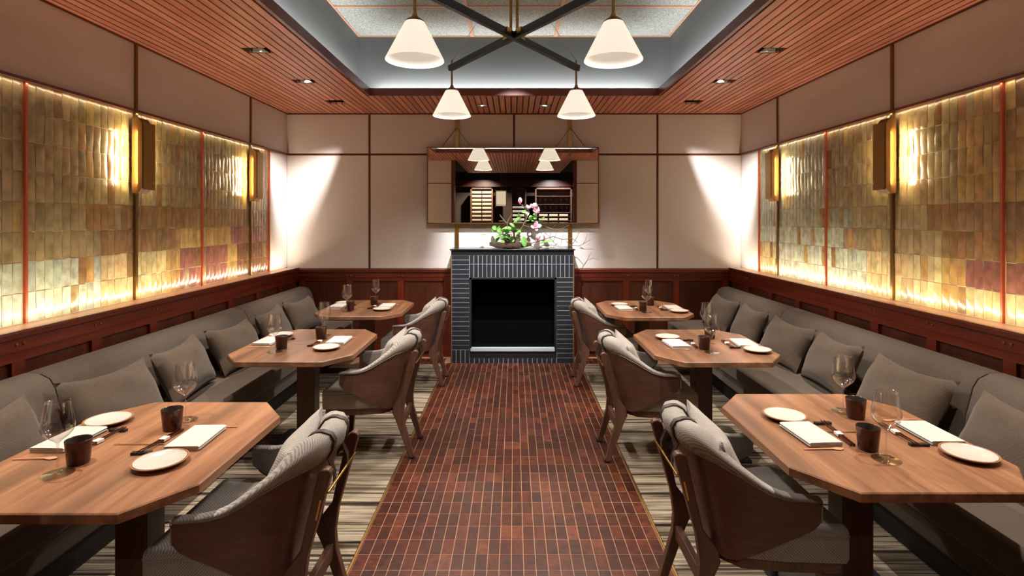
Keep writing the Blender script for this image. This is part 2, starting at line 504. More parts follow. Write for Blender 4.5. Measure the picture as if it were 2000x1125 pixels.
# fascia of the coffer opening, ledge, walls, ceiling panels
t = .025; zf = ZC - .004; zt = ZC + .068
for nm, a in (('fascia', (-COX - t, -COX, COY0 - t, COY1 + t, zf, zt)), ('fascia', (COX, COX + t, COY0 - t, COY1 + t, zf, zt)),
              ('fascia', (-COX, COX, COY1, COY1 + t, zf, zt)), ('fascia', (-COX, COX, COY0 - t, COY0, zf, zt))):
    box(nm, M['fascia'], ceiling, *a)
for a in ((-CWX, -COX - t, CWY0, CWY1), (COX + t, CWX, CWY0, CWY1), (-COX - t, COX + t, COY1 + t, CWY1), (-COX - t, COX + t, CWY0, COY0 - t)):
    box('cove_shelf', M['coffer'], ceiling, *a, ZC + .026, ZC + .036)
for a in ((-CWX - .03, -CWX, CWY0, CWY1), (CWX, CWX + .03, CWY0, CWY1), (-CWX - .03, CWX + .03, CWY1, CWY1 + .03), (-CWX - .03, CWX + .03, CWY0 - .03, CWY0)):
    box('coffer_wall', M['coffer'], ceiling, *a, ZC + .02, ZK + .05)
box('coffer_lid', M['black'], ceiling, -CWX, CWX, CWY0, CWY1, ZK + .03, ZK + .05)
gx = [-CWX, -.42, .42, CWX]; gy = [CWY1, 4.71, 3.95, 3.19, CWY0]
for i in range(3):
    for j in range(4):
        box('acoustic_panel', M['speckle'], ceiling, gx[i] + .012, gx[i + 1] - .012, gy[j + 1] + .012, gy[j] - .012, ZK - .006, ZK + .03)
for x in gx: box('ceiling_trim', M['lighttrim'], ceiling, x - .016, x + .016, CWY0, CWY1, ZK - .014, ZK + .03)
for y in gy: box('ceiling_trim', M['lighttrim'], ceiling, -CWX, CWX, y - .016, y + .016, ZK - .0145, ZK + .03)

# ---------------------------------------------------------------- back wall
wall = empty('wall_back', kind='structure')
box('core', M['wallback'], wall, -XW - .1, XW + .1, YB, YB + .1, 0, ZC + .04)
bx = [-XW, -1.674, 0, 1.66, XW]; bz = [ZL - .02, 2.328, ZC]
for i in range(4):
    for j in range(2):
        box('wall_panel', M['wallcloth'], wall, bx[i] + .011, bx[i + 1] - .011, YB - .012, YB, bz[j] + .01, bz[j + 1] - .01, .003)
for x in bx[1:-1]: box('batten', M['redwood'], wall, x - .0085, x + .0085, YB - .016, YB, ZL, ZC)
box('batten', M['redwood_x'], wall, -XW, XW, YB - .0155, YB, 2.319, 2.337)
box('ceiling_mould', M['redwood_x'], wall, -XW, XW, YB - .022, YB, ZC - .014, ZC + .03)
def wainscot_back(x0, x1, stiles):
    box('wainscot_board', M['panelwood'], wall, x0, x1, WY + .018, YB, 0, ZL - .03)
    box('cap', M['redwood_x'], wall, x0, x1, WY - .02, YB - .001, ZL - .05, ZL - .012, .003)
    box('frieze', M['redwood_x'], wall, x0, x1, WY - .006, WY + .02, ZL - .105, ZL - .05)
    box('rail', M['redwood_x'], wall, x0, x1, WY, WY + .02, ZL - .15, ZL - .105)
    box('rail', M['redwood_x'], wall, x0, x1, WY, WY + .02, 0, .14)
    for x in stiles:
        box('stile', M['redwood'], wall, x - .036, x + .036, WY, WY + .02, .14, ZL - .15)
        for d in (-.02, .02):
            MB().lathe([(0, -.006), (.006, -.005), (.008, 0), (.0, 0.0)], 8).build('stud', M['brass'], wall).matrix_world = Matrix.Translation((x + d, WY - .007, ZL - .085)) @ Matrix.Rotation(R(-90), 4, 'X')
wainscot_back(-WX, -.70, [-.765, -1.30, -1.885, -2.43])
wainscot_back(.665, WX, [.73, 1.285, 1.86, 2.43])

# ---------------------------------------------------------------- side walls
NCOL = 14; NROW = 8
TY = [5.80, 5.385, 4.555, 3.75, 2.907, 2.075, 1.25]     # vertical trims, back to front
TH = (2.323 - ZL) / NROW
PAL = {'olive': '#93815a', 'gold': '#a5864f', 'green': '#aab09c', 'brown': '#86663f', 'plum': '#85574a', 'umber': '#6e4c32', 'sand': '#b3a174', 'grey': '#96957c'}
def tone(s, Y, row):
    h = rnd.random()
    if s < 0:
        if row <= 1: base = 'green' if Y < 3.40 else 'sand' if Y < 4.05 else 'plum' if Y < 4.95 and Y > 4.25 else 'umber' if Y > 5.1 else 'gold'
        elif row == 2: base = 'olive' if Y < 3.4 else 'brown' if Y < 4.2 else 'gold' if Y < 5 else 'plum'
        elif row == 3: base = 'olive' if Y < 3.3 else 'brown'
        else: base = 'olive'
    else:
        if row <= 1: base = 'green' if 4.0 < Y < 5.4 else 'sand' if Y > 3.3 else 'gold' if Y > 3.1 else 'plum' if row == 1 else 'sand'
        elif row == 2: base = 'green' if Y > 4.3 else 'olive' if Y > 3.3 else 'brown'
        elif row == 3: base = 'grey' if Y > 4.2 else 'olive' if Y > 3.4 else 'brown'
        else: base = 'grey' if Y > 4.5 else 'olive' if Y > 3.2 else 'gold'
    if h < .10: base = rnd.choice(['brown', 'gold', 'olive'])
    c = srgb(PAL[base]); k = rnd.uniform(.84, 1.14)
    return tuple(max(0, x * k * rnd.uniform(.94, 1.06)) for x in c)
def tile_geo(w, h, seed):
    r = random.Random(seed); nx, nz = 4, 6; v = []
    ph = [r.uniform(0, 6.3) for _ in range(4)]
    for j in range(nz + 1):
        for i in range(nx + 1):
            a, c = i / nx, j / nz
            d = .004 + .0011 * math.sin(ph[0] + a * 3.1) * math.sin(ph[1] + c * 4.5) + .0005 * math.sin(ph[2] + c * 6)
            if i in (0, nx) or j in (0, nz): d -= .0018
            v.append((d, a * w, c * h))
    f = [(j * (nx + 1) + i, j * (nx + 1) + i + 1, (j + 1) * (nx + 1) + i + 1, (j + 1) * (nx + 1) + i) for j in range(nz) for i in range(nx)]
    return v, f
def side_wall(s):
    side = 'left' if s < 0 else 'right'
    wl = empty('wall_' + side, kind='structure')
    X = lambda n: s * (XW - n)             # n = distance off the wall into the room
    def bx_(name, m, n0, n1, y0, y1, z0, z1, bevel=0):
        a, b_ = sorted((X(n0), X(n1))); return box(name, m, wl, a, b_, y0, y1, z0, z1, bevel)
    bx_('core', M['wallback'], -.1, 0, YS, YB + .1, 0, ZC + .04)
    # wall covering
    tops = [YB, 5.385, 3.75, 2.075, YS]
    for a, b_ in zip(tops, tops[1:]):
        bx_('wall_panel', M['wallcloth'], 0, .012, b_ + .009, a - .009, 2.337, ZC - .004, .003)
    bx_('wall_panel', M['wallcloth'], 0, .012, 5.808, YB - .012, ZL, 2.318, .003)
    bx_('batten', M['redwood_y'], 0, .04, YS, YB, 2.318, 2.334)
    bx_('ceiling_mould', M['redwood_y'], 0, .022, YS, YB, ZC - .012, ZC + .03)
    for k, y in enumerate(TY):
        if k in (1, 3, 5): bx_('tile_trim', M['bronze'], 0, .024, y - .011, y + .011, ZL, ZC - .01)
        else: bx_('tile_trim', M['copper'], 0, .02, y - .007, y + .007, ZL, 2.318)
    # glazed tiles
    bx_('lit_tile_bed', M['tilebed'], 0, .0035, YS, 5.80, ZL, 2.32)  # cream colour stands in for light glinting along the tile joints
    far = MB(); tones = []; nobj = 0; cols = []
    for k in range(len(TY) - 1):
        ya, yb = TY[k + 1] + .011, TY[k] - .011
        n = 7 if k == 0 else NCOL
        w = (yb - ya) / n
        for i in range(n): cols.append((ya + i * w, w))
    cols.sort()
    cols = [c for c in cols if c[0] > 2.45]
    var = {}
    for y, w in cols:
        for r in range(NROW):
            z = ZL + r * TH + .003
            t_ = tone(s, y, r)
            sd = rnd.randrange(6)
            if nobj < 300:
                key = (round(w, 4), sd)
                if key not in var:
                    v, f = tile_geo(w - .0025, TH - .0035, sd); mb = MB(); mb.add([(-s * p[0], p[1], p[2]) for p in v], f)
                    if s < 0: pass
                    var[key] = mb.mesh('tile', M['tile'], 60)
                o = link('tile', var[key], wl); o.location = (X(.004) , y, z); o.color = (*t_, 1); nobj += 1
                o.rotation_euler = (rnd.uniform(-.006, .006), rnd.uniform(-.012, .012), rnd.uniform(-.012, .012))
            else:
                v, f = tile_geo(w - .0025, TH - .0035, sd)
                tl = rnd.uniform(-.02, .02); tl2 = rnd.uniform(-.01, .01)
                far.add([(X(.004 + p[0] + p[1] * tl + p[2] * tl2), y + p[1], z + p[2]) for p in v], f); tones += [t_] * len(f)
    me = far.mesh('tile_field', M['tile_a'], 60)
    ca = me.color_attributes.new('tone', 'FLOAT_COLOR', 'CORNER')
    for p in me.polygons:
        for li in p.loop_indices: ca.data[li].color = (*tones[p.index], 1)
    tag(link('tile_field', me, wl), kind='stuff')
    # wainscot with ledge
    n0 = XW - WX
    bx_('wainscot_board', M['panelwood'], 0, n0 - .02, YS, WY, 0, ZL - .03)
    bx_('ledge', M['redwood_y'], .0, n0 + .015, YS, WY, ZL - .035, ZL - .001, .003)
    bx_('lit_ledge_top', M['lighttrim'], .014, n0 - .008, YS, WY, ZL - .002, ZL + .001)  # pale colour paints the strip's glow onto the red wood ledge
    bx_('ledge_lip', M['redwood_y'], n0 - .005, n0 + .015, YS, WY, ZL - .002, ZL + .004)
    bx_('frieze', M['redwood_y'], n0 - .02, n0 + .006, YS, WY, ZL - .10, ZL - .035)
    bx_('rail', M['redwood_y'], n0 - .02, n0, YS, WY, ZL - .15, ZL - .10)
    bx_('rail', M['redwood_y'], n0 - .02, n0, YS, WY, 0, .14)
    yy = 1.69
    while yy < 6.1:
        bx_('stile', M['redwood'], n0 - .02, n0, yy - .036, yy + .036, .14, ZL - .15)
        for d in (-.02, .02):
            o = MB().lathe([(0, .006), (.006, .005), (.008, 0), (0, 0)], 8).build('stud', M['brass'], wl)
            o.matrix_world = Matrix.Translation((X(n0 + .007), yy + d, ZL - .062)) @ Matrix.Rotation(R(-90 * s), 4, 'Y')
        yy += .5055
    return wl
side_wall(-1); side_wall(1)

# ---------------------------------------------------------------- front stub walls and the room beyond (seen in the mirror)
wf = empty('wall_front', kind='structure')
for s in (-1, 1):
    a, b_ = sorted((s * 1.30, s * (XW + .1)))
    box('core', M['wallback'], wf, a, b_, YS - .12, YS - .012, 0, ZC + .04)
    for z0, z1 in ((ZL, 2.318), (2.337, ZC)):
        box('wall_panel', M['wallcloth'], wf, a + .01, b_ - .01, YS - .012, YS, z0, z1)
    box('batten', M['redwood_x'], wf, a, b_, YS - .012, YS + .006, 2.318, 2.337)
    p, q = sorted((s * 1.24, s * 1.30)); box('jamb', M['redwood'], wf, p, q, YS - .13, YS + .01, 0, ZC)
    box('wainscot_board', M['panelwood'], wf, a, b_, YS - .012, YS + .02, 0, ZL)
wr = empty('wall_rear', kind='structure')
box('core', M['wallback'], wr, -3.2, 3.2, -4.6, -4.5, 0, 3.4)
box('bulkhead', M['coffer'], wr, -3.2, 3.2, -4.5, -4.46, 2.78, 3.4)
box('beam', M['redwood_x'], wr, -3.2, 3.2, -4.2, -4.0, 2.56, 2.76)
box('core', M['wallback'], wr, -3.2, -3.1, -4.5, YS - .1, 0, 3.4)
box('core', M['wallback'], wr, 3.1, 3.2, -4.5, YS - .1, 0, 3.4)
box('rear_soffit', M['dark'], wr, -3.2, 3.2, -4.5, -2.0, 3.3, 3.4)
box('rear_soffit', M['dark'], wr, -3.2, 3.2, -2.0, YS - .1, ZC + .05, ZC + .08)

# ================================================================== FURNITURE
# ---------------------------------------------------------------- fireplace
FX0, FX1, FY, FZ = -.689, .656, 5.917, 1.252
OX0, OX1, OZ0, OZ1 = -.487, .465, .14, .942
fp = empty('fireplace', (0, FY, 0), 0, 'dark slate-tiled fireplace with black firebox in the middle of back wall', 'fireplace')
def fbox(name, m, x0, x1, y0, y1, z0, z1, bevel=0, parent=None):
    return box(name, m, parent or fp, x0, x1, y0, y1, z0, z1, bevel)
DEP = YB - FY - .02
b = MB()
b.box(FX0 + .006, OX0, .002, DEP, 0, FZ - .065); b.box(OX1, FX1 - .006, .002, DEP, 0, FZ - .065)
b.box(OX0, OX1, .002, DEP, OZ1, FZ - .065); b.box(OX0, OX1, .002, DEP, 0, OZ0)
b.build('chimney_breast', M['slatejoint'], fp, 0)
b = MB()
b.box(OX0, OX1, DEP - .02, DEP - .01, OZ0, OZ1); b.box(OX0 - .0, OX0 + .012, .02, DEP, OZ0, OZ1); b.box(OX1 - .012, OX1, .02, DEP, OZ0, OZ1)
b.box(OX0, OX1, .02, DEP, OZ1 - .012, OZ1); b.box(OX0, OX1, .02, DEP, OZ0, OZ0 + .012)
b.build('firebox', M['firebox'], fp, 0)
for a in ((OX0, OX0 + .022, OZ0, OZ1), (OX1 - .022, OX1, OZ0, OZ1), (OX0, OX1, OZ1 - .02, OZ1)):
    fbox('firebox_frame', M['blackmetal'], a[0], a[1], -.012, .03, a[2], a[3])
fbox('hearth_lip', M['lip'], OX0 + .012, OX1 - .022, -.014, .05, OZ0 - .004, OZ0 + .03)
fbox('mantel_shelf', M['mantel'], FX0 - .014, FX1 + .014, -.018, YB - FY - .018, FZ - .014, FZ, .003)
fbox('mantel_fascia', M['mantel'], FX0, FX1, .0, DEP, FZ - .067, FZ - .014)
fbox('side_trim', M['brass_dark'], FX0 - .004, FX0 + .006, .0, .012, 0, FZ - .067)
fbox('side_trim', M['brass_dark'], FX1 - .006, FX1 + .004, .0, .012, 0, FZ - .067)
g = .0034
def ftile(x0, x1, z0, z1, y0=0.0): fbox('tile', M['slate'], x0 + g, x1 - g, y0 + rnd.uniform(-.0008, .0008), .02, z0 + g, z1 - g, .0)
zt = FZ - .067
hs = .0518
z = zt
while z - hs > .14:                                   # left pier, laid flat
    ftile(FX0 + .006, OX0, z - hs, z); z -= hs
zl = z
z = OZ1
while z - hs > .03:
    ftile(OX1, FX1 - .006, z - hs, z); z -= hs
if z > .02: ftile(OX1, FX1 - .006, 0, z)
nx = 24; w = (FX1 - .006 - OX0) / nx
zm = zt - .098
for i in range(nx):                                   # two soldier rows above the opening
    ftile(OX0 + i * w, OX0 + (i + 1) * w, zm, zt)
    ftile(OX0 + i * w, OX0 + (i + 1) * w, OZ1, zm)
for i in range(4):
    ftile(FX0 + .006 + i * (OX0 - FX0 - .006) / 4, FX0 + .006 + (i + 1) * (OX0 - FX0 - .006) / 4, 0, zl)
for i in range(18):
    ftile(OX0 + i * (OX1 - OX0) / 18, OX0 + (i + 1) * (OX1 - OX0) / 18, 0, .06)
fbox('plinth_board', M['mantel'], OX0, OX1, -.002, .02, .062, OZ0 - .004)
for s_, xx in ((-1, FX0), (1, FX1)):                   # flank tiles
    z = zt
    while z - .1 > 0:
        a = sorted((xx - s_ * .006, xx)); box('tile', M['slate'], fp, a[0], a[1], .012, DEP, z - .1 + g, z - g); z -= .1036

# ---------------------------------------------------------------- mirror with brass posts
MY = 6.16; MX0, MX1, MZ0, MZ1 = -.992, .968, 1.5275, 2.402
mr = empty('wall_mirror', (0, MY, 0), 0, 'long three-pane mirror in thin brass frame hung above fireplace', 'mirror')
box('backing', M['blackmetal'], mr, MX0 + .006, MX1 - .006, .012, .06, MZ0 + .006, MZ1 - .006)
for a in ((MX0, MX0 + .011, MZ0, MZ1), (MX1 - .011, MX1, MZ0, MZ1), (MX0, MX1, MZ0, MZ0 + .011), (MX0, MX1, MZ1 - .011, MZ1)):
    box('frame', M['bronze'], mr, a[0], a[1], -.004, .06, a[2], a[3])
px_ = [MX0 + .011, -.665, .636, MX1 - .011]
for i in range(3):
    tl = (.0, 0, 0)[i]
    p = box('pane', M['mirror'], mr, px_[i] + .0015, px_[i + 1] - .0015, .002, .012, MZ0 + .011, MZ1 - .011)
for x in (-.66, .645):
    box('post', M['brass'], mr, x - .023, x + .023, .076, .096, FZ + .003, 2.74)
    box('bracket', M['brass_dark'], mr, x - .02, x + .02, .055, .08, 1.9, 2.0)
    k = MB().lathe([(0, -.02), (.012, -.018), (.012, .018), (0, .02)], 10).build('hook', M['brass'], mr)
    k.location = (x, .066, 2.632); k.rotation_euler = (R(90), 0, 0)
    for d in (-.155, .155):
        MB().bar((x, .055, 2.632), (x + d, .035, MZ1 + .02), .005, .012, (0, 1, 0)).build('hanger_strap', M['leather'], mr)
        MB().lathe([(0, 0), (.011, 0), (.011, .03), (.006, .036), (0, .036)], 8, (x + d, .035, MZ1)).build('strap_pin', M['brass'], mr)

# ---------------------------------------------------------------- flower arrangement
fa = empty('flower_arrangement', (0.0, 6.07, FZ + .001), 0, 'pink magnolia blossoms, leaves and bare twigs in a bark tray on mantel', 'flowers')
pr = []
for k in range(17):
    u = k / 16; w_ = max(.12, math.sin(PI * u) ** .55); rise = .030 * (abs(u - .5) * 2) ** 2.5; jig = .006 * math.sin(k * 2.3)
    prof = [(1.0, .062), (.93, .030), (.72, .006), (.35, 0), (-.35, 0), (-.72, .006), (-.93, .030), (-1.0, .062), (-.86, .056), (-.5, .040), (.5, .040), (.86, .056)]
    pr.append([(-.275 + .47 * u, .085 * w_ * a_, (z_ + jig) * (.55 + .45 * w_) + rise if z_ > 0 else rise) for a_, z_ in prof])
MB().loft(pr).build('bark_tray', M['bark'], fa)
def petal_geo(L_, W_, cup):
    v = []; n = 6; m_ = 4
    for j in range(n + 1):
        t_ = j / n
        w_ = W_ * math.sin(PI * min(1, t_ * .86 + .08)) ** .8
        for i in range(m_ + 1):
            a = i / m_ * 2 - 1
            v.append((a * w_, t_ * L_, cup * L_ * (t_ ** 1.8) * .5 + .25 * w_ * a * a))
    f = [(j * (m_ + 1) + i, j * (m_ + 1) + i + 1, (j + 1) * (m_ + 1) + i + 1, (j + 1) * (m_ + 1) + i) for j in range(n) for i in range(m_)]
    return v, f
def pm(name, L_, W_, cup, m):
    b = MB(); b.add(*petal_geo(L_, W_, cup)); return b.mesh(name, m, 60)
PET = [pm('petal', .07, .024, .5, M['petal']), pm('petal', .06, .022, .9, M['petal'])]
LEAF = [pm('leaf', .07, .021, -.3, M['leaf']), pm('leaf', .05, .018, .2, M['leaf'])]
def blossom(x, y, z, sc, tilt, az, open_):
    c_ = MB().lathe([(0, -.01), (.008, -.004), (.009, .006), (.004, .018), (0, .02)], 8).build('blossom', M['spoon'], fa)
    c_.location = (x, y, z); c_.scale = (sc,) * 3; c_.rotation_euler = (R(tilt), 0, R(az))
    for k in range(8):
        p = link('petal', PET[k % 2], c_); el = R(open_ + (18 if k % 2 else 0) + rnd.uniform(-8, 8))
        p.rotation_euler = Euler((el, 0, R(k * 45 + rnd.uniform(-8, 8))), 'XYZ')
def P_(px, py): return ((px - 1004) / F * 6.05, 0, 1.58 - (py - 428) / F * 6.05 - FZ)
for px, py, dy, sc, tl, az, op in ((1016, 398, -.02, .95, 12, 0, 62), (1030, 410, .0, .8, 30, 40, 45), (1044, 408, -.03, 1.0, 20, 200, 35),
                                   (1052, 416, .01, 1.0, 55, -50, 25), (1046, 443, -.05, .95, 70, 10, 18), (1049, 470, -.06, .95, 15, 60, 55),
                                   (1063, 466, -.03, .7, 15, -60, 72), (998, 458, -.06, .5, 60, 10, 45), (1035, 462, -.05, .6, 40, 0, 50), (1028, 420, -.02, .55, 60, 20, 40)):
    x, _, z = P_(px, py); blossom(x, dy, z, sc, tl, az, op)
def branch(pts, r0, r1, dy=0, m='twig', dip=None):
    q = [P_(a, c_) for a, c_ in pts]; n = len(q)
    b_ = MB().tube([(p[0], dy + .015 * math.sin(i * 1.7) - (dip or 0) * i / n, max(p[2], .006)) for i, p in enumerate(q)], [r0 + (r1 - r0) * i / (n - 1) for i in range(n)], 6)
    return b_.build('branch', M[m], fa)
branch([(1012, 470), (1015, 452), (1022, 440), (1030, 424), (1034, 414)], .007, .004, -.01)
branch([(1034, 414), (1028, 406), (1018, 400)], .004, .003, -.01)
branch([(1022, 440), (1034, 444), (1045, 444)], .004, .003, -.03)
branch([(992, 470), (992, 455), (990, 436), (982, 428), (976, 420)], .005, .003, -.02)
branch([(990, 436), (996, 424), (1001, 417)], .004, .002, -.02)
branch([(985, 432), (974, 432)], .003, .002, -.02)
branch([(1030, 478), (1050, 472), (1068, 466), (1080, 462), (1098, 468), (1118, 466), (1128, 474)], .006, .003, -.02)
branch([(1050, 446), (1062, 442), (1074, 446), (1088, 449), (1100, 446), (1112, 440)], .004, .002, -.02)
branch([(1062, 452), (1072, 462), (1086, 478), (1096, 480)], .003, .002, .0)
branch([(1074, 468), (1076, 455), (1080, 446), (1084, 440)], .003, .002, .01)
branch([(1080, 474), (1084, 462), (1090, 450)], .003, .002, -.04)
branch([(1096, 478), (1098, 466), (1102, 456)], .0025, .0015, -.01)
branch([(1118, 474), (1124, 466), (1130, 452), (1138, 446), (1154, 453)], .004, .0015, -.10)
branch([(1130, 452), (1136, 446), (1138, 438)], .0025, .0015, -.10)
branch([(1110, 478), (1128, 480), (1136, 476), (1146, 470), (1153, 468)], .004, .0015, -.13)
branch([(1136, 476), (1142, 468), (1144, 458)], .0025, .0015, -.13)
branch([(1128, 480), (1134, 486), (1144, 492), (1154, 492)], .003, .0015, -.30)
branch([(1126, 482), (1134, 490), (1142, 496), (1150, 496)], .003, .0015, -.30)
branch([(1104, 470), (1112, 478), (1124, 480)], .003, .002, -.10)
branch([(1056, 480), (1076, 478), (1094, 482), (1112, 480)], .004, .002, -.09)
for k in range(84):
    if k < 56: px, py = rnd.gauss(985, 13), rnd.gauss(462, 8)
    elif k < 70: px, py = rnd.gauss(1010, 6), rnd.gauss(446, 10)
    else: px, py = rnd.gauss(1042, 10), rnd.gauss(428, 6)
    py = min(py, 474); x, _, z = P_(px, py)
    o = link('leaf', LEAF[k % 2], fa); o.location = (x, rnd.uniform(-.07, .04), z)
    o.rotation_euler = (R(rnd.uniform(-10, 70)), R(rnd.uniform(-40, 40)), R(rnd.uniform(0, 360))); s_ = rnd.uniform(.8, 1.35); o.scale = (s_,) * 3
for px, py, rz, s_ in ((1055, 476, -80, 2.0), (1022, 462, 170, 1.6)):
    x, _, z = P_(px, py); o = link('leaf', LEAF[0], fa); o.location = (x, -.09, max(z, .02)); o.rotation_euler = (R(20 if s_ > 1.7 else -75), R(10), R(rz)); o.scale = (s_,) * 3

# ---------------------------------------------------------------- chandelier
CH = Vector((0, 3.70, 0)); ZA = 2.835
ch = empty('chandelier', (0, 3.70, 0), 0, 'black cross-arm chandelier with four white glass cone shades and brass stems', 'chandelier')
LP = [(-.535, -.785), (.535, -.785), (-.515, .777), (.515, .777)]
for i, (a, b_) in enumerate(((0, 3), (1, 2))):
    p, q = LP[a], LP[b_]; d = (Vector(q) - Vector(p)).normalized() * .03
    MB().bar((p[0] - d.x, p[1] - d.y, ZA + i * .0005), (q[0] + d.x, q[1] + d.y, ZA + i * .0005), .036, .05).build('arm', M['blackmetal'], ch, 0, .004)
for p in LP:
    d = Vector((p[0], p[1])).normalized()
    MB().bar((d.x * .06, d.y * .06, ZA + .012), (d.x * .11, d.y * .11, ZA + .012), .040, .034).build('arm_sleeve', M['brass'], ch, 0)
    MB().bar((p[0] + d.x * .014, p[1] + d.y * .014, ZA + .006), (p[0] + d.x * .03, p[1] + d.y * .03, ZA + .006), .048, .03).build('arm_collar', M['brass'], ch, 0)
    MB().tube([(p[0], p[1], ZA + .06), (p[0], p[1], 2.66)], .0085, 10).build('stem', M['brass_dark'], ch)
    MB().tube([(p[0], p[1], ZA + .05), (0, 0, ZK - .12)], .0018, 6).build('cable', M['brass'], ch)
    MB().lathe([(0, 2.69), (.012, 2.688), (.016, 2.672), (.045, 2.652), (.054, 2.644), (.054, 2.636), (0, 2.636)], 24, (p[0], p[1], 0)).build('shade_holder', M['brass_dark'], ch)
    sh = MB().lathe([(.052, 2.642), (.0535, 2.640), (.156, 2.440), (.1575, 2.434), (.154, 2.434), (.0515, 2.634), (.0, 2.634)], 40, (p[0], p[1], 0)).build('shade', M['shade'], ch)
    MB().lathe([(.1530, 2.436), (.0505, 2.632)], 40, (p[0], p[1], 0)).build('shade_lining', M['shade_in'], sh)
    l = bpy.data.lights.new('chandelier_lamp', 'SPOT'); l.energy = 47; l.color = (1, .92, .82); l.shadow_soft_size = .05; l.spot_size = R(150); l.spot_blend = .8
    lo = bpy.data.objects.new('chandelier_lamp', l); C.objects.link(lo); lo.parent = ch; lo.location = (p[0], p[1], 2.47)
for sx in (-.022, .022):
    MB().tube([(sx, 0, ZA), (sx, 0, ZK - .03)], .010, 10).build('centre_rod', M['brass_dark'], ch)
MB().lathe([(0, ZK - .016), (.07, ZK - .016), (.07, ZK - .045), (.06, ZK - .05), (0, ZK - .05)], 28).build('canopy', M['brass'], ch)

# ---------------------------------------------------------------- downlights
def downlight(x, y, e, lab, aim=None, angle=70, col=WARM, off=(0, 0), zl=ZC + .03, grp='recessed ceiling downlights', wide=False):
    d = empty('downlight', (x, y, ZC), 0, lab, 'downlight', grp)
    h = HS - .001; b = MB()
    b.box(-h, -h + .003, -h, h, -.002, .16); b.box(h - .003, h, -h, h, -.002, .16)
    b.box(-h, h, -h, -h + .003, -.002, .16); b.box(-h, h, h - .003, h, -.002, .16); b.box(-h, h, -h, h, .16, .163)
    if wide:                                  # oversized unseen housing, shaped so the hole edges cut the beam
        b = MB(); q = .24; b.box(-q, q, -q, q, .16, .163)
        b.box(-q, -q + .003, -q, q, .041, .16); b.box(q - .003, q, -q, q, .041, .16); b.box(-q, q, -q, -q + .003, .041, .16); b.box(-q, q, q - .003, q, .041, .16)
    b.build('housing', M['blackmetal'], d, 0)
    if not wide:
        b = MB(); b.box(-h + .004, h - .004, h - .03, h - .006, .0, .05); b.build('reflector', M['white_glaze'], d, 0)
    MB().lathe([(0, .15), (.028, .15), (.028, .142), (0, .142)], 16).build('lens', M['bulb'], d)
    if e:
        spot('downlight_and_fill', (x + off[0], y + off[1], zl), aim or (x, y, 0), e, angle, 1.0 if wide else .55, col, .008 if wide else .02)
    return d
side_name = {-1: 'left', 1: 'right'}
ordn = {1.95: None}
TCX = {-1: (-1.40, -1.423, -1.42), 1: (1.355, 1.29, 1.235)}
for x, y, e in DL:
    if abs(x) < 1:
        downlight(x, y, e, 'small square downlight above fireplace, %s one of the pair' % ('left' if x < 0 else 'right'), (x * 1.1, 5.95, 0), 66, (1, .92, .84))
        continue
    s_ = -1 if x < 0 else 1; sn = side_name[s_]
    if y > 5.5:
        downlight(x, y, e, 'square ceiling downlight nearest back wall, in the %s slatted strip' % sn, (s_ * 2.45, 6.15, .30), 84, (1, .97, .93), off=(-s_ * .0935, -.083), zl=ZC + .11, wide=True)
    elif y > 4.5:
        downlight(x, y, e, 'square ceiling downlight over %s banquette, second from back wall' % sn, (s_ * 1.42, 5.2, .72), 60)
    elif y > 3.5:
        downlight(x, y, e, 'square ceiling downlight over %s banquette, third from back wall' % sn, (s_ * 1.40, 3.72, .72), 62)
    elif y > 2.5:
        spot('downlight_and_fill', (x, y, ZC + .03), (s_ * 1.55, 2.7, .6), e, 70, .7, WARM)
    else:
        spot('downlight_and_fill', (x, y, ZC + .03), (s_ * 1.38, 2.1, .72), e, 66, .6, WARM)
for x, y, e in REAR_FILL: spot('downlight_and_fill', (x, y, ZC + .03), (x, y + .4, 0), e, 100, .8, WARM)  # unseen fill added from the rear ceiling
# picture light in the coffer: washes mantel, flowers and the wall below the mirror
spot('coffer_spot', (0.0, 4.30, 3.40), (0, 6.2, 1.30), 380, 40, .6, (.97, .97, 1.0), .02)

# ---------------------------------------------------------------- sconces
def sconce(s, y, lab):
    X = lambda n: -s * n
    e = empty('wall_sconce', (s * XW, y, 0), 0, lab, 'sconce', 'oak and brass wall sconces')
    prof = [(.035, 1.757), (.075, 1.757), (.104, 1.79), (.104, 2.235), (.075, 2.272), (.035, 2.272)]
    MB().loft([[(X(n), t_, z) for n, z in prof] for t_ in (-.066, .035)]).build('wood_block', M['oak'], e)
    MB().loft([[(X(n), t_, z) for n, z in ((.104, 1.783), (.108, 1.783), (.108, 2.243), (.104, 2.243))] for t_ in (-.055, .06)]).build('brass_plate', M['brass_dark'], e, 0)
    MB().loft([[(X(n), t_, z) for n, z in ((.05, 1.783), (.108, 1.783), (.108, 2.243), (.05, 2.243))] for t_ in (.06, .064)]).build('brass_return', M['brass_dark'], e, 0)
    a, c_ = sorted((X(.0), X(.036))); box('stand_off', M['bronze'], e, a, c_, -.03, .01, 1.86, 2.16)
    for z in (1.835, 2.19):
        k = MB().lathe([(0, .004), (.005, .003), (.006, 0), (0, 0)], 8).build('stud', M['brass'], e); k.location = (X(.108), .05, z); k.rotation_euler = (0, R(-90 * s), 0)
    for t_, dr, en in ((-.052, -1, 1.7), (.05, 1, 1.1)):
        area('sconce_lamp', (s * XW + X(.082), y + t_ * 1.5, 2.0), (s, dr * .6, 0), (0, 0, 1), .36, .03, en, AMB)
sconce(-1, 3.75, 'oak and brass wall sconce on left tile wall, nearer the viewer')
sconce(-1, 5.385, 'oak and brass wall sconce at the far end of left tile wall')
sconce(1, 3.75, 'oak and brass wall sconce on right tile wall, nearer the viewer')
sconce(1, 5.385, 'oak and brass wall sconce at the far end of right tile wall')

